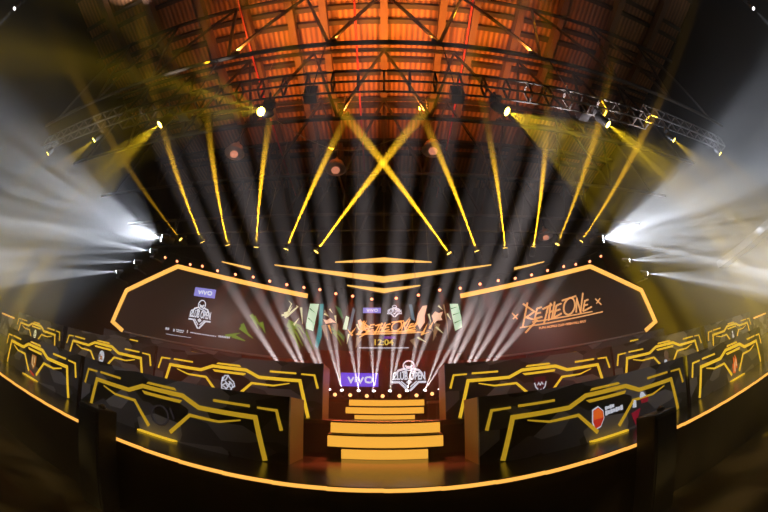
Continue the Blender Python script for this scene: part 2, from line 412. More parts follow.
flame = dots([('drop_orange','poly',[[(-.12,-.42),(-.02,-.44),(.04,-.32),(.10,-.36),(.12,-.16),(.04,-.06),(.03,-.18),(-.05,-.08),(-.06,-.24),(-.12,-.22)]]),('twig','line',[[(-.04,-.4),(-.02,-.22)],[(.05,-.3),(.06,-.16)]])])
def drop(o, pl, t):
    D = [(-.27,-.12),(-.18,-.09),(-.10,-.16),(-.09,-.26),(-.15,-.36),(-.24,-.38),(-.28,-.28)]
    c = (-.18,-.24); sc = lambda k: [(c[0]+(u-c[0])*k, c[1]+(v-c[1])*k) for u, v in D]
    MB(o).slab(pl, sc(1.14), .010).build('emblem', M['white_soft'], t)
    MB(o).slab(pl, sc(1.0), .014).build('emblem', M['drop_red'], t)
    MB(o).slab(pl, [(u, max(v,-.25)) for u, v in sc(.93)], .018).build('emblem', M['drop_orange'], t)
    m = MB(o)
    for u0, u1, v, hs in ((-.05,.13,-.13,(.05,.04,.055,.045)),(-.05,.30,-.20,(.07,.055,.06,.05,.065,.055,.075))):
        n = len(hs)
        for k, h in enumerate(hs):
            a = u0+(u1-u0)*k/n; b = a+(u1-u0)/n*.72; w = v+.05*(a+.06)
            m.slab(pl, [(a,w-h/2),(b,w-h/2),(b,w+h/2),(a,w+h/2)], .014)
    m.build('emblem', M['white_soft'], t)
    MB(o).slab(pl, [(.46,-.32),(.66,-.28),(.55,-.52)], .012).build('emblem', M['crimson'], t)
    MB(o).slab(pl, [(.68,-.14),(.86,-.14),(.84,-.22),(.70,-.22)], .012).build('emblem', M['crimson'], t)
    MB(o).slab(pl, [(.50,-.24),(.57,-.25),(.57,-.14),(.52,-.13)], .016).build('emblem', M['white_soft'], t)
    MB(o).slab(pl, [(.66,-.13),(.80,-.12),(.74,-.05),(.70,-.04)], .016).build('emblem', M['white_soft'], t)
FH, BH = .86, 1.05
gF, gB = 'front row team desks', 'rear row team desks'
desk(-3.02, 4.0, 0, .555, FH, 'front row desk left of the steps, dark panel with a faint ring emblem', gF, M['line_front'], dark_s, .54, 1)
desk( 3.02, 4.0, 0, .555, FH, 'front row desk right of the steps with a red drop emblem', gF, M['line_front'], drop, .54, -1)
desk(-6.97, 4.0, 0, .565, FH, 'front row desk at the left picture edge with a gold shield emblem', gF, M['line'], gold_s, .54, 0)
desk( 6.97, 4.0, 0, .565, FH, 'front row desk at the right picture edge with an orange flame emblem', gF, M['line'], flame, .54, 0)
desk(-3.02, 6.2, UZ, 1.27, BH, 'rear row desk left of the steps with a white wolf head emblem', gB, M['line'], wolf, .69, 1)
desk( 3.02, 6.2, UZ, 1.27, BH, 'rear row desk right of the steps with a dark red shield emblem', gB, M['line'], shield_red, .69, -1)
desk(-6.90, 6.2, UZ, 1.275, BH, 'second rear row desk to the left with a round white and orange emblem', gB, M['line'], round_w, .69, 0)
desk( 6.90, 6.2, UZ, 1.275, BH, 'second rear row desk to the right with a brown figure emblem', gB, M['line'], brownf, .69, 0)
desk(-11.0, 6.2, UZ, 1.27, BH, 'third and farthest rear row desk on the left with a pale yellow emblem', gB, M['line'], pale_y, .69, 0)
desk( 11.0, 6.2, UZ, 1.27, BH, 'third and farthest rear row desk on the right with a white figure emblem', gB, M['line'], whitef, .69, 0)
for s, w in ((-1,'left'),(1,'right')):          # balustrade beyond the last desk
    c = (s*15.2,6.2,UZ)
    t = thing('barrier', (s*14.0,6.3,UZ), 'dark barrier topped by an amber light strip at the far %s edge'%w, 'barrier', 'side barriers with amber strips'); o = (s*14.0,6.3,UZ)
    MB(o).box((s*14.0,6.3,UZ+.37),(1.9,.12,.74)).build('panel', M['camo'], t)
    MB(o).box((s*14.15,6.23,1.335),(1.6,.03,.055)).build('light_strip', M['strip'], t)
# ------------------------------------------------------------------ screens
def screen_plane(side):
    I = Vector((2.2*side, 9.18, 0)); U = Vector((.9757*side, -.2189, 0)); N = Vector((-.2189*side, -.9757, 0))
    return lambda s, z, d: I + U*s + Vector((0,0,z)) + N*d
def stroke(m, pl, pts, w, t=.012, taper=False):
    for a, b in zip(pts, pts[1:]): pass
    m.ribbon(pl, pts, w, t, taper)
VIVO = [[(0,.5),(.26,0),(.52,.5)],[(.70,.36),(.70,0)],[(.88,.5),(1.14,0),(1.40,.5)],
        [(1.60,.18),(1.60,.34),(1.66,.46),(1.78,.5),(2.04,.5),(2.16,.46),(2.22,.34),(2.22,.18),(2.16,.05),(2.04,0),(1.78,0),(1.66,.05),(1.60,.18)]]
def vivo(o, pl, t, c, w, h, bg, fg, d0):
    MB(o).slab(lambda u,v,d: pl(u,v,d+d0), [(c[0]-w/2,c[1]-h/2),(c[0]+w/2,c[1]-h/2),(c[0]+w/2,c[1]+h/2),(c[0]-w/2,c[1]+h/2)], .02).build('sign_panel', bg, t)
    m = MB(o); k = w*.62/2.14
    f = lambda p: (c[0]+(p[0]-1.07)*k, c[1]+(p[1]-.25)*k)
    q = lambda u,v,d: pl(u,v,d+d0+.02)
    for s in VIVO: m.ribbon(q, [f(p) for p in s], .155*k, .012)
    m.slab(q, [f((.62,.44)),(f((.84,.62))),f((.78,.44))], .012)
    m.build('lettering', fg, t)
def plane_matrix(pl, u, v, d, flip=False):
    p = pl(u,v,d); x = (pl(u+1,v,d)-p).normalized(); y = Vector((0,0,1)); z = x.cross(y)
    if flip: x, z = -x, -z
    return Matrix.Translation(p) @ Matrix((x,y,z)).transposed().to_4x4()
def crest(o, pl, t, c, w, h, d0, m_w, m_d, flip=False):
    """shield emblem with a helmeted head outline and the words CLUB OPEN"""
    f = lambda pts: [(c[0]+u*w, c[1]+v*h) for u, v in pts]
    q = lambda k: (lambda u,v,d: pl(u,v,d+d0+k))
    body = [(0,-.5),(.26,-.22),(.5,-.2),(.40,.06),(.33,.20),(.16,.26),(-.16,.26),(-.33,.20),(-.40,.06),(-.5,-.2),(-.26,-.22)]
    MB(o).slab(q(0), f(body), .012).build('shield', m_d, t)
    MB(o).slab(q(0), f(el(0,.33,.175,.17)), .014).build('shield', m_d, t)
    m = MB(o); lw = .045*w
    m.ribbon(q(.014), f(el(0,.33,.155,.15)+[(.155,.33)]), lw*.8, .01)
    m.ribbon(q(.014), f([(-.10,.34),(-.06,.29),(.06,.29),(.10,.34)]), lw, .01)
    m.ribbon(q(.014), f([(-.08,.25),(.08,.25)]), lw*.7, .01)
    for s in (1,-1):
        m.ribbon(q(.014), f([(s*.37,.07),(s*.29,.18),(s*.10,.235)]), lw*1.25, .01)
        m.ribbon(q(.014), f([(s*.20,.12),(s*.10,.16),(s*.05,.10)]), lw*.9, .01)
        m.ribbon(q(.014), f([(s*.49,-.19),(s*.27,-.19),(s*.02,-.46)]), lw*1.3, .01)
        m.ribbon(q(.014), f([(s*.46,-.12),(s*.36,.06)]), lw*.8, .01)
        m.ribbon(q(.014), f([(s*.22,-.16),(s*.03,-.34)]), lw*.7, .01)
    m.slab(q(.014), f([(0,-.12),(.09,-.19),(0,-.26),(-.09,-.19)]), .01)
    m.build('outline', m_w, t)
    text_mesh('lettering', 'CLUB OPEN', .33*h, m_w, t, plane_matrix(pl, c[0], c[1]-.01*h, d0+.03, flip), width=.92*w, bold=.010*w)

OUT = [(0,4.02),(4.30,4.50),(6.03,3.45),(6.34,2.355),(5.82,2.15),(0,2.15)]
EDGE = [(0.02,4.02),(4.28,4.49),(6.03,3.45),(6.33,2.355),(5.85,2.15)]
for side, w in ((-1,'left'),(1,'right')):
    pl = screen_plane(side); o = pl(2.9,2.15,0)
    lab = {-1:'left LED screen in an amber outline with a white shield emblem and green leaves', 1:'right LED screen in an amber outline with orange brush lettering'}[side]
    t = thing('led_screen', o, lab, 'screen')
    m = MB(o); m.slab(lambda u,v,d: pl(u,v,d-.12), OUT, .12); m.build('panel', M['screen'], t)
    MB(o).ribbon(lambda u,v,d: pl(u,v,d+.005), EDGE, .125, .05).build('light_border', M['border'], t)
    MB(o).ribbon(lambda u,v,d: pl(u,v,d+.005), [(0.9,2.13),(5.8,2.13)], .05, .05).build('bottom_frame', M['frame_pale'], t)
    # skirt board below the screen, from the deck up
    c2 = pl(3.6,UZ,0.05)
    k = thing('screen_skirt', c2, 'dark camouflage skirt board below the %s LED screen'%w, 'panel', 'skirt boards under the side screens')
    m = MB(c2); m.slab(lambda u,v,d: pl(u,v,d+.03), [(1.75,1.03),(6.6,1.03),(6.6,2.08),(1.75,2.08)], .05); m.build('board', M['camo'], k)
    for u0 in (2.95,5.15): MB(c2).ribbon(lambda u,v,d: pl(u,v,d+.08), [(u0,1.93),(u0+.32,1.93)], .04).build('edge_strip', M['line'], k)
    if side < 0:
        vivo(o, lambda u,v,d: pl(-u,v,d) , t, (-3.16,3.765), .69, .27, M['violet_pale'], M['white_led'], .004)
        crest(o, lambda u,v,d: pl(-u,v,d), t, (-3.18,3.08), .74, .92, .004, M['white_led'], M['dark_print'])
        q = lambda u,v,d: pl(u,v,d+.004)
        for u0, u1, z, h in ((4.27,4.13,2.50,.07),(4.0,3.93,2.49,.08),(3.9,3.62,2.52,.035),(3.88,3.64,2.47,.03),(3.53,3.5,2.52,.09),(3.42,2.58,2.51,.03),(2.52,2.16,2.53,.055)):
            n = max(1, int(abs(u1-u0)/.05)); m = MB(o)
            for j in range(n):
                a = u0+(u1-u0)*j/n; b = a+(u1-u0)/n*.8
                m.slab(q, [(a,z-h/2),(b,z-h/2),(b,z+h/2),(a,z+h/2)], .01)
            m.build('sponsor_lettering', M['white_soft'], t)
        MB(o).slab(q, [(4.23,2.33),(3.37,2.35),(3.37,2.365),(4.23,2.345)], .01).build('thin_line', M['white_soft'], t)
        m = MB(o)
        for s in [[(0.534,3.15),(0.235,3.02),(0.03,2.71)],[(0.512,3.1),(0.257,2.88),(0.05,2.53)],[(0.471,3.0),(0.286,2.74),(0.12,2.46)],[(0.524,3.2),(0.175,3.1),(0.03,2.88)],
                  [(1.897,2.87),(1.487,2.6)],[(1.856,2.98),(1.599,2.64)],[(1.62,3.29),(1.354,2.88)],[(1.538,3.24),(1.281,2.95)],[(2.307,2.55),(1.875,2.71)],[(2.1,2.6),(1.7,2.5)],[(1.3,3.1),(1.15,2.8)]]:
            MB(o).ribbon(q, s, .12, .008, taper=True).build('leaf_picture', M['leaf'], t)
        for s in [[(0.728,3.37),(0.585,3.39),(0.471,3.74),(0.563,3.83)],[(0.575,3.35),(0.286,3.67),(0.328,3.71)],[(0.184,3.66),(0.102,3.17)],[(0.359,3.11),(0.216,3.34)],[(.62,3.3),(.5,3.6)],[(.66,3.42),(.52,3.5),(.44,3.66)]]:
            MB(o).ribbon(q, s, .07, .008, taper=True).build('twig_picture', M['twig'], t)
    else:
        q = lambda u,v,d: pl(u,v,d+.004)
        m = MB(o); BTO = {
 'B':[[(1.989,3.61),(1.742,2.89)],[(1.844,3.59),(2.162,3.31),(1.866,3.16)],[(1.866,3.18),(2.193,3.04),(1.805,2.72)]],
 'E':[[(2.256,3.4),(2.132,3.08)],[(2.244,3.39),(2.409,3.42)],[(2.193,3.24),(2.358,3.26)],[(2.123,3.09),(2.378,3.13)]],
 'T':[[(2.419,3.35),(2.746,3.45)],[(2.613,3.42),(2.399,2.92)]],
 'H':[[(2.705,3.51),(2.552,2.99)],[(2.839,3.53),(2.654,3.01)],[(2.623,3.23),(2.768,3.27)]],
 'E2':[[(2.87,3.4),(2.727,3.05)],[(2.86,3.4),(3.045,3.45)],[(2.797,3.24),(2.982,3.28)],[(2.705,3.04),(3.003,3.15)]],
 'O':[[(3.464,3.3),(3.484,3.38),(3.484,3.45),(3.464,3.52),(3.433,3.56),(3.382,3.58),(3.321,3.57),(3.258,3.54),(3.198,3.49),(3.147,3.43),(3.105,3.35),(3.086,3.27),(3.086,3.2),(3.105,3.14),(3.147,3.1),(3.198,3.08),(3.249,3.08),(3.311,3.11),(3.372,3.16),(3.423,3.22),(3.464,3.3)],[(3.074,3.53),(3.576,3.61)]],
 'N':[[(3.588,3.56),(3.474,3.11)],[(3.576,3.52),(3.629,3.07)],[(3.823,3.68),(3.608,3.07)]],
 'E3':[[(3.843,3.44),(3.71,3.12)],[(3.833,3.42),(3.967,3.45)],[(3.782,3.28),(3.916,3.3)],[(3.7,3.11),(4.039,3.21)]],
 'X':[[(1.487,3.35),(1.62,3.15)],[(1.66,3.3),(1.487,3.17)]],'X2':[[(4.212,3.44),(4.386,3.22)],[(4.386,3.43),(4.212,3.28)]],
 'U':[[(4.386,3.0),(2.901,2.93),(1.66,2.89)],[(2.05,3.01),(4.027,3.06)]]}
        for kk, ss in BTO.items():
            for s in ss: m.ribbon(q, s, .036 if kk in ('X','X2','U') else .05, .012)
        m.build('brush_lettering', M['brush'], t)
        text_mesh('small_lettering', 'PUBG MOBILE CLUB OPEN FALL SPLIT', .09, M['brush_dim'], t, plane_matrix(q,2.99,2.80,.01), width=1.52, bold=.004)
# central screen
o = (0,9.5,2.42)
t = thing('led_screen', o, 'central LED screen at the back with a clock below orange brush lettering', 'screen')
q = lambda u,v,d: Vector((u, 9.5-d, v))
MB(o).box((0,9.56,3.18),(4.9,.12,1.5)).build('panel', M['screen'], t)
def pics(name, mname, polys, ribs=(), w=.04, d=.004):
    p = lambda u,v,dd: q(u,v,dd+d)
    for s in polys: MB(o).slab(p, s, .008).build(name, M[mname], t)
    for s in ribs: MB(o).ribbon(p, s, w, .008, taper=True).build(name, M[mname], t)
pics('pale_picture','pale',[[(-2.2,3.9),(-1.93,3.9),(-2.05,3.06),(-2.29,3.14)],[(-1.19,3.14),(-1.1,3.55),(-1.01,3.5),(-1.07,3.13)],[(1.95,3.9),(2.2,3.9),(2.32,3.19),(2.06,3.07),(2.01,3.43)]])
pics('dark_picture','dark_print',[],[[(1.98,3.75),(2.18,3.8)],[(2.02,3.55),(2.24,3.62)],[(2.05,3.3),(2.28,3.4)],[(-2.2,3.75),(-2.0,3.6)],[(-2.22,3.45),(-2.05,3.3)]],.03,.014)
pics('teal_picture','teal',[[(-1.9,3.9),(-1.79,3.9),(-1.79,2.9),(-1.89,2.54),(-1.97,2.61),(-1.9,3.25)]])
pics('blue_picture','ice',[[(-0.91,3.81),(-0.84,3.73),(-0.95,3.13),(-1.04,3.09)],[(0.73,3.9),(0.82,3.9),(0.9,3.38),(0.8,3.45)]])
pics('green_picture','mint',[[(2.22,3.9),(2.36,3.68),(2.42,3.27),(2.35,3.17)],[(-1.45,3.87),(-1.27,3.77),(-1.17,3.48),(-1.22,3.44)],[(-1.55,3.22),(-1.34,3.16),(-1.11,2.92),(-1.14,2.78)]])
pics('leaf_picture','leaf',[],[[(-2.3,3.1),(-2.1,2.7),(-2.0,2.5)],[(-1.5,3.15),(-1.25,2.95),(-1.12,2.75)],[(-1.45,3.05),(-1.3,2.85),(-1.2,2.65)],[(-2.4,2.95),(-2.25,2.6)]],.07,.013)
pics('splash_picture','splash',[[(1.39,3.55),(1.5,3.68),(1.6,3.62),(1.73,3.66),(1.66,3.5),(1.7,3.41),(1.55,3.4),(1.45,3.3)],[(1.13,3.85),(1.27,3.87),(1.18,3.55),(1.18,3.35),(1.03,3.14),(.96,3.3),(.90,3.21),(.98,3.6)],[(-.76,3.4),(-.68,3.45),(-.6,3.3),(-.45,3.17),(-.6,3.1),(-.72,2.96),(-.7,3.2)],[(-1.77,3.43),(-1.66,3.4),(-1.56,3.47),(-1.38,3.33),(-1.5,3.34),(-1.69,3.29)]])
pics('arc_picture','arc',[],[[(1.76,3.88),(1.83,3.33),(1.84,2.8)],[(1.3,3.3),(1.5,2.9)],[(-1.75,3.7),(-1.6,3.5)]],.05,.013)
pics('spark_picture','twig',[],[[(-1.75,3.6),(-1.62,3.52)],[(-1.6,3.75),(-1.5,3.62)],[(-1.42,3.55),(-1.38,3.3)],[(1.3,3.6),(1.36,3.3)],[(1.6,3.85),(1.72,3.72)],[(1.85,3.6),(1.95,3.4)],[(-1.0,3.0),(-1.05,2.7)],[(.95,2.9),(1.2,2.75)],[(1.5,3.2),(1.7,3.0)],[(-.78,3.3),(-.66,3.0)]],.06,.016)
pics('flame_picture','fire',[],[[(.85,3.2),(1.0,3.45)],[(1.1,3.0),(1.25,3.3)],[(-1.6,3.25),(-1.5,3.0)],[(1.3,3.15),(1.45,3.4)],[(-.9,2.95),(-1.05,3.15)],[(.6,3.3),(.75,3.5)],[(-.6,3.2),(-.5,3.4)]],.06,.018)
pics('shade_picture','arc',[],[[(-1.75,3.25),(-1.6,2.8)],[(-1.4,3.3),(-1.35,2.9)],[(1.55,3.3),(1.4,2.8)],[(1.3,3.1),(1.15,2.7)],[(-.7,2.9),(-.8,2.6)],[(.8,2.85),(.9,2.6)]],.16,.006)
MB(o).slab(lambda u,v,d: q(u,v,d+.004), [(-.61,3.64),(-.09,3.64),(-.09,3.80),(-.61,3.80)], .016).build('sign_panel', M['violet_pale'], t)
m = MB(o)
for s in VIVO: m.ribbon(lambda u,v,d: q(u,v,d+.02), [(-.35+(p[0]-1.07)*.14, 3.72+(p[1]-.25)*.14) for p in s], .02, .008)
m.build('lettering', M['white_led'], t)
crest(o, q, t, (.305,3.69), .44, .38, .004, M['white_led'], M['dark_print'])
m = MB(o); bx = lambda p: (-.93+(p[0]-1.487)*.72, 2.90+(p[1]-2.72)*.56)
for kk, ss in BTO.items():
    if kk in ('X','X2'): continue
    for s in ss: m.ribbon(lambda u,v,d: q(u,v,d+.015), [bx(p) for p in s], .036, .01)
for s in [[(.62,3.1),(.95,3.12)],[(.7,3.2),(1.0,3.3)],[(-.95,3.0),(-.8,3.2)],[(1.05,2.98),(1.3,3.05)]]: m.ribbon(lambda u,v,d: q(u,v,d+.015), s, .05, .01, taper=True)
m.build('brush_lettering', M['fire'], t)
MB(o).box((.16,9.485,2.90),(.34,.02,.07)).build('purple_bar', M['purple'], t)
MB(o).box((0,9.49,2.755),(.66,.02,.22)).build('clock_panel', M['dark_print'], t)
text_mesh('clock_digits', '12:04', .24, M['clock'], t, plane_matrix(q,0,2.755,.022), width=.54, bold=.006)
MB(o).box((0,9.49,2.60),(1.4,.015,.03)).build('caption_bar', M['white_soft'], t)

# curtain with soft folds, on the rear platform
o = (0,8.9,1.03); m = MB(o)
xs = [-8+.08*i for i in range(201)]
yf = lambda x: 8.92+.045*math.sin(x*11)+.02*math.sin(x*23)
rows = [[m.bm.verts.new(Vector((x, yf(x), 1.032 if z == 0 else (2.40 if abs(x) < 1.95 else 2.10)))-Vector(o)) for x in xs if abs(x) <= 4.1] for z in (0,1)]
for a, b, c, d in zip(rows[0], rows[0][1:], rows[1][1:], rows[1]): m.bm.faces.new((a,b,c,d))
cu = m.build('curtain', M['curtain'], None, smooth=True)
sd = cu.modifiers.new('thickness','SOLIDIFY'); sd.thickness = .02
tag(cu, 'dark red curtain hanging below the screens behind the signs', 'curtain')
o = (-.61,8.72,1.42); t = thing('sign', o, 'violet rectangular sign with white lowercase lettering', 'sign')
pl = lambda u,v,d: Vector((u, 8.72-d, v))
vivo(o, pl, t, (-.615,1.595), .95, .355, M['violet'], M['white_led'], 0)
for x in (-.9,-.33): MB(o).box((x,8.755,1.23),(.03,.03,.385)).build('post', M['black_metal'], t)
o = (.63,8.72,1.28); t = thing('sign', o, 'white cut-out shield emblem sign with a round head on top', 'sign')
crest(o, pl, t, (.63,1.69), .90, .84, 0, M['white_led'], M['dark_print'])
MB(o).box((.63,8.755,1.18),(.04,.03,.28)).build('post', M['black_metal'], t)

# ------------------------------------------------------------------ hanging chevrons
CY = 8.2
def chevron(pts, thick, label, name='chevron_light', CY=8.2, wires=(-1.2,1.2)):
    cx = sum(p[0] for p in pts)/len(pts); cz = max(p[1] for p in pts); o = (cx,CY,cz)
    t = thing(name, o, label, 'hanging light', 'hanging amber light blades')
    n = len(pts); top = []; bot = []
    for i, (x, z) in enumerate(pts):
        h = thick[i]; top.append((x,z+h/2)); bot.append((x,z-h/2))
    for i in range(n-1):
        pass
    m = MB(o); m.slab(lambda u,v,d: Vector((u,CY-d,v)), bot+top[::-1], .03); m.build('diffuser', M['chevron'], t)
    m = MB(o); m.slab(lambda u,v,d: Vector((u,CY+.10-d,v)), bot+top[::-1], .09); m.build('housing', M['black_metal'], t)
    for x in wires:
        z = next(a[1]+(b[1]-a[1])*(x-a[0])/(b[0]-a[0]) for a, b in zip(pts, pts[1:]) if a[0] <= x <= b[0] or b[0] <= x <= a[0])
        MB(o).tube((x,CY+.05,z),(x,8.30 if CY > 8.1 else CY+.07,10.64),.006,5).build('hanging_wire', M['cable'], t)
k = CY/1.0
chevron([(-1.31,4.65),(0,4.72),(1.28,4.65)],[.02,.13,.02],'small upper hanging light blade bent upward in the middle')
chevron([(-3.02,4.56),(-.02,4.15),(2.95,4.56)],[.02,.17,.02],'widest hanging light blade, bent downward across the middle', wires=(-2.33,2.2))
chevron([(-.93,3.90),(0,3.76),(.92,3.90)],[.02,.12,.02],'small lower hanging light blade bent downward in the middle', CY=8.0, wires=(-.8,.8))
chevron([(-4.73,4.65),(-4.2,4.54),(-3.74,4.44)],[.02,.05,.07],'short hanging light blade left of the widest one', wires=(-4.35,-4.05))
chevron([(4.66,4.65),(4.15,4.54),(3.64,4.44)],[.02,.05,.07],'short hanging light blade right of the widest one', wires=(3.85,4.12))
# ------------------------------------------------------------------ light fixtures
def norm(d): return Vector(d).normalized()
def moving_head(name, p, d, label, cat, group, lens, r=.11, up=1):
    """yoke-mounted spotlight; p is the lens centre, up=1 hangs from above, -1 stands on its base"""
    p = Vector(p); d = norm(d); c = p-d*(r*1.9)
    mount = c+Vector((0,0,up*r*2.6))
    t = thing(name, mount, label, cat, group); o = mount
    MB(o).box(mount, (r*2.2, r*1.6, r*.9), bevel=r*.12).build('base', M['black_metal'], t)
    side = d.cross(Vector((0,0,1)))
    side = side.normalized() if side.length > .05 else Vector((1,0,0))
    m = MB(o)
    for s in (-1,1):
        m.bar(c+side*s*r*1.25, c+side*s*r*1.25+Vector((0,0,up*r*2.3)), r*.35, r*.22)
    m.bar(c+side*r*1.35+Vector((0,0,up*r*2.2)), c-side*r*1.35+Vector((0,0,up*r*2.2)), r*.3, r*.3)
    m.build('yoke', M['black_metal'], t)
    h = MB(o).lathe(c-d*r*1.5, d, [(0,r*.45),(r*.15,r*.85),(r*1.2,r*1.05),(r*2.4,r*1.0),(r*3.3,r*1.05),(r*3.4,r*.98)], 16).build('head', M['black_metal'], t, True)
    MB(o).lathe(p+d*.003, d, [(0,r*.86),(.008,r*.80)], 16).build('lens', M[lens], h)
    return t
def par_can(name, p, d, label, cat, group, lens, r=.06, mount=-1):
    p = Vector(p); d = norm(d)
    o = p+Vector((0,0,mount*r*1.9)); t = thing(name, o, label, cat, group)
    h = MB(o).lathe(p-d*r*2.6, d, [(0,r*.5),(r*.5,r*.9),(r*2.6,r),(r*2.62,r*.9)], 14).build('can', M['black_metal'], t, True)
    MB(o).lathe(p+d*.002, d, [(0,r*.86),(.006,r*.8)], 14).build('lens', M[lens], h)
    side = Vector((1,0,0)); c = p-d*r*1.3
    m = MB(o)
    for s in (-1,1): m.bar(c+side*s*r*1.15, c+side*s*r*1.15+Vector((0,0,mount*r*1.7)), r*.22)
    m.bar(c-side*r*1.25+Vector((0,0,mount*r*1.7)), c+side*r*1.25+Vector((0,0,mount*r*1.7)), r*.3)
    m.build('bracket', M['black_metal'], t)
    return t

# pipe with narrow yellow beams, hung under the second roof truss
PY = 8.36
t = thing('lighting_pipe', (0,PY,5.75), 'straight dark pipe carrying the narrow yellow beam lights', 'pipe'); o = (0,PY,5.75)
MB(o).tube((-8,PY,5.75),(8,PY,5.75),.03,8).build('pipe', M['dark_steel'], t)
for x in (-7,-3.5,0,3.5,7): MB(o).tube((x,PY,5.75),(x,PY,10.64),.008,5).build('hanging_wire', M['cable'], t)
YEL = [(-6.59,5.47,(-7.85,6.6,6.59),.10),(-5.65,5.34,(-7.61,6.6,8.57),.8),(-4.69,5.23,(-5.0,6.6,7.02),.9),(-3.72,5.15,(-3.39,6.6,7.42),1.1),(-2.77,5.08,(-1.37,6.6,7.66),1.1),(-1.88,5.0,(-.03,6.6,6.74),1.2),
       (1.80,4.95,(-.03,6.6,6.74),1.2),(2.61,5.02,(1.37,6.6,7.66),1.1),(3.49,5.12,(3.11,6.6,8.25),1.1),(4.43,5.16,(5.04,6.6,8.08),1.1),(5.32,5.27,(6.12,6.6,6.97),.45),(6.31,5.39,(8.05,6.6,7.25),.5)]
for i, (x, z, tg, k) in enumerate(YEL):
    p = Vector((x,PY-.1,z)); yt = 6.9 if abs(x) < 5 else 6.2; tg = Vector((tg[0]*yt/6.6, yt, .7+(tg[2]-.7)*yt/6.6)); d = norm(tg-p)
    side = 'left' if x < 0 else 'right'; n = (6-i) if x < 0 else i-5
    t = moving_head('spotlight', p, d, 'narrow yellow beam light on the high pipe, %s from the middle on the %s'%(ORD[n-1], side), 'stage light', 'yellow beam lights on the pipe', 'lens_amber', .085, 1)
    MB(t.location).tube(t.location, (x,PY,5.715), .012, 6).build('drop_rod', M['black_metal'], t)
    spot(t, 'beam', p+d*.03, d, 4.6, 1300000*k, (1,.53,.018), .012, .8)

# white beams standing on the rear platform
WB = [(-2.14,[(-3.83,3.36)],1.3),(-1.69,[(-3.25,3.53),(-2.75,3.5)],1.1),(-1.30,[(-2.0,2.58),(-1.78,2.58)],.8),(-1.0,[(-1.30,2.27),(-1.16,2.27)],1),(-.6,[(-.80,2.28),(-.61,2.28)],1),(-.24,[(-.30,2.29),(-.10,2.29)],1),
      (.14,[(.22,2.29),(.39,2.29)],1),(.54,[(.75,2.28),(.92,2.25)],1),(.97,[(1.37,2.27),(1.62,2.27)],1.1),(1.32,[(2.44,3.14),(2.1,3.14)],1.2),(1.74,[(3.15,3.20),(2.8,3.3)],1.2),(2.08,[(3.69,2.81),(3.3,2.9)],1.0)]
for i, (x, ends, k) in enumerate(WB):
    p = Vector((x,8.2,1.27)); ends = [(ex*7.4/8.2, 7.4, .7+(ez-.7)*7.4/8.2) for ex, ez in ends]
    a = sum((Vector(e) for e in ends), Vector())/len(ends)
    where = ORD[i]+' from the left in the row on the rear platform'
    t = moving_head('floor_spotlight', p, a-p, 'small white beam light, '+where, 'stage light', 'white beam lights on the rear platform', 'lens_white2', .05, -1)
    for e in ends:
        d = norm(Vector(e)-p)
        spot(t, 'beam', p+d*.02, d, 6.0 if 3 <= i <= 8 else 8.0, 36000*k*(1 if 3 <= i <= 8 else 1.2), (1,.86,.86), .008, 1.0)

# red and orange par cans
for i, (x, z) in enumerate([(-1.12,1.14),(-.77,1.14),(-.39,1.13),(-.03,1.13),(.35,1.13),(.74,1.135),(1.10,1.16)]):
    p = Vector((x,7.9,z))
    t = par_can('small_spotlight', p, (0,-1,.05), 'small glowing orange lamp above the upper steps, %s from the left'%ORD[i], 'stage light', 'orange lamps on the rear platform edge', 'lens_orange', .05, -1)
    spot(t, 'wash', Vector((x,8.02,z+.1)), (0,.62,1), 40, 60, (1,.13,.06), .03, .6)
PL = [(-6.85,8.14,4.7),(-6.38,8.24,4.62),(-5.9,8.35,4.57),(-5.48,8.44,4.56),(-4.96,8.56,4.47),(-4.38,8.69,4.42),(-3.83,8.81,4.4),(-3.33,8.93,4.33),(-2.82,9.04,4.28),(-2.32,9.15,4.24),(-1.87,9.3,4.24),(-1.39,9.3,4.12),(-.9,9.3,4.05),(-.35,9.3,3.96),
      (.35,9.3,3.99),(.99,9.3,4.08),(1.62,9.3,4.23),(2.21,9.18,4.23),(2.79,9.05,4.3),(3.33,8.93,4.35),(3.84,8.81,4.36),(4.35,8.70,4.41),(4.87,8.58,4.49),(5.42,8.46,4.56),(5.83,8.36,4.58),(6.34,8.25,4.62),(6.79,8.15,4.75)]
for i, (x, y, z) in enumerate(PL):
    p = Vector((x,y-.12,z)); d = norm((-x*.02,-.75,-.8))
    t = par_can('small_spotlight', p, d, 'small glowing red lamp above the screens, %s from the left'%ORD[i], 'stage light', 'red lamps above the screens', 'lens_red', .05, 1)
    # hook clamp up to the lamp bar
    MB(t.location).bar(t.location, t.location+Vector((0,.06,.11)), .015).build('clamp', M['black_metal'], t)
    col = (1,.12,.03) if i not in (18,19,20) else (1,.03,.04)
    spot(t, 'wash', p+d*.02, d, 22, (1250 if 5 <= i <= 21 else 200), col, .012, .7)
t = thing('lamp_bar', (0,9.24,4.45), 'bent dark bar above the screens carrying the red lamps', 'pipe'); o = (0,9.24,4.45)
m = MB(o); q = [Vector((x,y-.02,z+.235)) for x, y, z in PL]
for a, b in zip(q, q[1:]): m.tube(a, b, .018, 6)
m.build('bar', M['black_metal'], t)

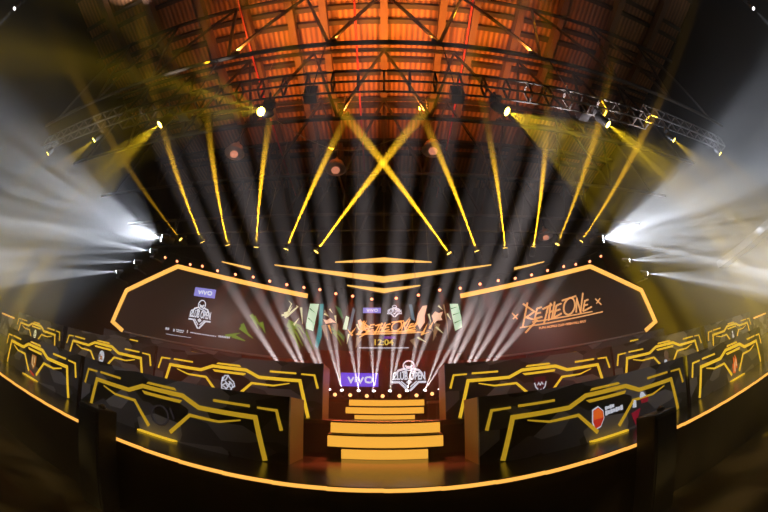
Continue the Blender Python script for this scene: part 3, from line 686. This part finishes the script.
# bright white heads at the outer edges of the side screens
WL = [((-7.21,7.95,5.35),(-.74,-.62,-.06),50,30000,15),((-7.5,7.9,4.88),(-.9,-.42,-.10),20,40000,9),((-8.01,7.8,4.42),(-.9,-.42,-.16),13,30000,12),((-8.65,7.65,3.99),(-.9,-.42,-.24),13,30000,12),
      ((7.04,7.95,5.33),(.74,-.62,-.08),60,36000,15),((7.87,7.85,4.51),(.9,-.42,-.16),20,40000,9),((8.47,7.7,3.97),(.9,-.42,-.32),16,40000,12)]
for i, (p, d, a, w_, g) in enumerate(WL):
    s = 'left' if p[0] < 0 else 'right'; n = i if p[0] < 0 else i-4
    big = n == 0
    t = moving_head('white_spotlight', p, d, ('glaring large white light' if big else 'white beam light, %s down the slope'%ORD[n])+' beyond the upper corner of the %s screen'%s, 'stage light', 'white lights beside the screens', 'lens_white', .14 if big else .08, 1 if big else -1)
    q = t.location
    MB(q).bar(q, Vector((q.x,8.32,5.69)) if big else q+Vector((-.22*(1 if p[0]>0 else -1),.30,-.06)), .04).build('arm', M['black_metal'], t)
    dd = norm(d)
    spot(t, 'beam', Vector(p)+dd*.04, dd, a, w_*1.6, (.80,.87,1), .012, .5, gobo=g)
    if big:   # extra wide spot added for a glow around the lamp
        dn = norm((0-p[0], -p[1]*.9, 1-p[2]))
        spot(t, 'halo_spot', Vector(p)+dd*.06, dd, 112, 4500, (.80,.86,1), .05, .9)

# main lighting truss
def truss(x0, x1, label, zb=7.5, name='lighting_truss'):
    y0, y1, z0, z1 = 4.5, 4.82, zb, zb+.48; o = ((x0+x1)/2, 4.66, z1)
    t = thing(name, o, label, 'truss', 'lighting trusses')
    for y in (y0,y1):
        for z in (z0,z1): MB(o).tube((x0,y,z),(x1,y,z),.03,8).build('chord', M['steel'], t)
    n = max(2, round((x1-x0)/.62))
    for i in range(n+1):
        x = x0+(x1-x0)*i/n
        m = MB(o); m.box((x,y0,(z0+z1)/2),(.05,.04,z1-z0)).box((x,y1,(z0+z1)/2),(.05,.04,z1-z0))
        m.box((x,(y0+y1)/2,z0),(.04,y1-y0,.04)).box((x,(y0+y1)/2,z1),(.04,y1-y0,.04))
        m.build('rung', M['dark_steel'], t)
    return t
truss(-8, 8, 'long steel lighting truss spanning the stage under the orange roof')
truss(-13.8, -8.35, 'shorter lighting truss continuing to the left in the dark', 7.95)
truss(8.35, 13.8, 'shorter lighting truss continuing to the right in the dark', 7.95)
for s, w in ((-1,'left'),(1,'right')):
    c = (s*1.83,5.03,8.02); t = thing('hanging_hoist', c, 'black chain hoist behind the lighting truss, %s of the middle'%w, 'hoist', 'chain hoists')
    MB(c).box((s*1.83,5.03,7.78),(.34,.3,.46),bevel=.03).build('motor', M['black_metal'], t)
    MB(c).tube((s*1.83,5.03,8.0),(s*1.83,5.03,10.60),.02,6).build('chain', M['dark_steel'], t)
    c = (s*5.6,5.03,8.02); t = thing('hanging_hoist', c, 'black chain hoist near the %s fan light on the lighting truss'%w, 'hoist', 'chain hoists')
    MB(c).box((s*5.6,5.03,7.78),(.34,.3,.46),bevel=.03).build('motor', M['black_metal'], t)
    MB(c).tube((s*5.6,5.03,8.0),(s*5.6,5.03,10.60),.02,6).build('chain', M['dark_steel'], t)

# yellow fan lights under the lighting truss
FAN = [(2.80,6.72,(.60,-.20,-.76),46,9000,'inner'),(5.93,6.93,(.46,-.14,-.86),34,14000,'second'),(9.12,7.12,(.46,-.18,-.84),27,9500,'third'),(12.85,7.42,(.44,-.18,-.84),25,8500,'outermost')]
for s, w in ((-1,'left'),(1,'right')):
    for i, (x, z, d, a, e, nm) in enumerate(FAN):
        p = Vector((s*x,4.62,z)); dd = norm((s*d[0],d[1],d[2]))
        if s < 0 and i == 0: dd = norm((-.22,-.72,-.65)); a = 38; e *= .42
        t = moving_head('fan_light', p, dd, '%s yellow fan light hanging under the lighting truss on the %s'%(nm, w), 'stage light', 'yellow fan lights', 'lens_yellow', .13 if i < 2 else .10, 1)
        q = t.location; MB(q).bar(q, (q.x,4.62,7.46 if i < 2 else 7.915), .05).build('clamp', M['black_metal'], t)
        spot(t, 'fan', p+dd*.04, dd, a, e, (1,.66,.02), .012, .45, gobo=12)
        if s < 0 and i == 0: pass

# orange uplights on top of the lighting truss
for i, (x, y, e) in enumerate(((-5.0,5.03,5600),(-1.6,5.03,6500),(1.6,5.03,6500),(5.0,5.03,5600),(-4.6,8.36,3200),(-1.4,8.36,4600),(1.4,8.36,4600),(4.6,8.36,3200))):
    p = Vector((x,y,11.05)); d = norm((x*.02,.10,1))
    t = par_can('uplight', p, d, 'small orange uplight on the %s roof truss, %s from the left'%('nearest' if y < 6 else 'second', ORD[i%4]), 'stage light', 'orange uplights on the roof trusses', 'lens_orange', .08, -1)
    spot(t, 'uplight_wash', p+d*.03, d, 116, e*.56, (1,.27,.037), .08, .8)

# round high-bay lamps
for x, y, z, lab in ((-1.9,10.05,9.6,'round lamp hanging under the roof left of the middle'),(1.81,9.0,9.64,'round lamp hanging under the roof right of the middle'),
                     (8.4,14.0,8.9,'dim round lamp far back above the right screen'),(-5.85,8.8,9.65,'dim round lamp behind the left fan light')):
    o = (x,y,z+.62); t = thing('high_bay_lamp', o, lab, 'lamp', 'round roof lamps')
    MB(o).lathe((x,y,z+.62),(0,0,-1),[(0,.05),(.2,.10),(.3,.28),(.60,.40),(.62,.38)],20).build('reflector', M['rim'], t, True)
    MB(o).ring((x,y,z),(0,0,1),.40,.028).build('rim', M['rim'], t)
    MB(o).lathe((x,y,z+.03),(0,0,-1),[(0,.12),(.08,.17),(.16,.15),(.2,.06)],14).build('bulb', M['bulb'], t, True)
    zt = 10.7 if y > 8.5 else 10.7
    MB(o).tube((x,y,z+.6),(x,y,16.5),.012,6).build('rod', M['cable'], t)

# drooping cable
def cable(pts, r, label):
    # smooth run through the points (Catmull-Rom), as one thin tube
    P = [Vector(p) for p in pts]; P = [2*P[0]-P[1]]+P+[2*P[-1]-P[-2]]; Q = []
    for a, b, c, d in zip(P, P[1:], P[2:], P[3:]):
        for k in range(6):
            u = k/6; Q.append(.5*(2*b+(c-a)*u+(2*a-5*b+4*c-d)*u*u+(3*b-3*c+d-a)*u**3))
    Q.append(P[-2]); m = MB(pts[0]); prev = None
    for q, nx in zip(Q, Q[1:]+[2*Q[-1]-Q[-2]]):
        rot = (nx-q).to_track_quat('Z','Y')
        g = [m.bm.verts.new(q-m.o+rot @ Vector((r*math.cos(k*1.2566),r*math.sin(k*1.2566),0))) for k in range(5)]
        if prev:
            for k in range(5): m.bm.faces.new((prev[k],prev[(k+1)%5],g[(k+1)%5],g[k]))
        prev = g
    ob = m.build('cable', M['cable'], None, True)
    return tag(ob, label, 'cable', 'drooping cables')
cable([(-3.3,4.92,7.46),(-2.2,6.4,7.6),(-1.0,7.2,7.8),(.5,7.4,8.6),(1.6,7.6,9.6),(1.9,8.36,10.6)], .012, 'thin cable drooping from the lighting truss below the roof')
cable([(1.1,4.92,7.46),(1.0,6.0,8.6),(1.3,7.4,9.6),(1.75,8.36,10.6)], .014, 'short cable rising from the lighting truss to a roof truss')

# black speakers before the stage, silhouettes at the bottom
for cx, w in ((-3.02,'left'),(2.77,'right')):
    c = (cx,2.73,FZ); t = thing('speaker', c, 'black loudspeaker standing before the stage, %s of the steps'%w, 'speaker', 'loudspeakers before the stage')
    MB(c).box((cx,2.73,FZ+.60),(.38,.32,1.20),bevel=.025).build('cabinet', M['black'], t)
    MB(c).box((cx,2.565,FZ+.60),(.33,.02,1.10)).build('grille', M['grille'], t)
    MB(c).lathe((cx+.08,2.73,FZ+1.20),(0,0,1),[(0,.05),(.03,.05),(.05,.02)],12).build('cap', M['steel'], t)

# unseen wash lamps added behind the camera to brighten the desks
for x, tx in ((-5,-5.2),(5,5.2)):
    p = Vector((x,-5.5,6.5)); d = norm(Vector((tx,5.2,1.2))-p)
    spot(None, 'added_front_wash', p, d, 40, 650, (1,.93,.85), .3, .8)
# unseen gobo lamps added to throw patches on the audience floor, and two faint white lamps at the sides of the hall
for s in (-1,1):
    p = Vector((s*5,-6,6.6)); spot(None, 'added_dapple', p, norm(Vector((s*3.6,.7,-.9))-p), 24, 3000, (1,.66,.2), .05, .6, gobo=16)
    p = Vector((s*11.6,-1.6,8.6)); d = norm((s*.04,.12,-1))
    t = moving_head('side_spotlight', p, d, 'faint white spotlight high at the %s edge of the hall'%('left' if s < 0 else 'right'), 'stage light', 'side spotlights', 'lens_white2', .10, 1)
    MB(t.location).tube(t.location, (p.x,t.location.y,16.5), .02, 6).build('drop_rod', M['black_metal'], t)
    spot(t, 'beam', p+d*.03, d, 13, 9000, (.85,.88,1), .05, .8)
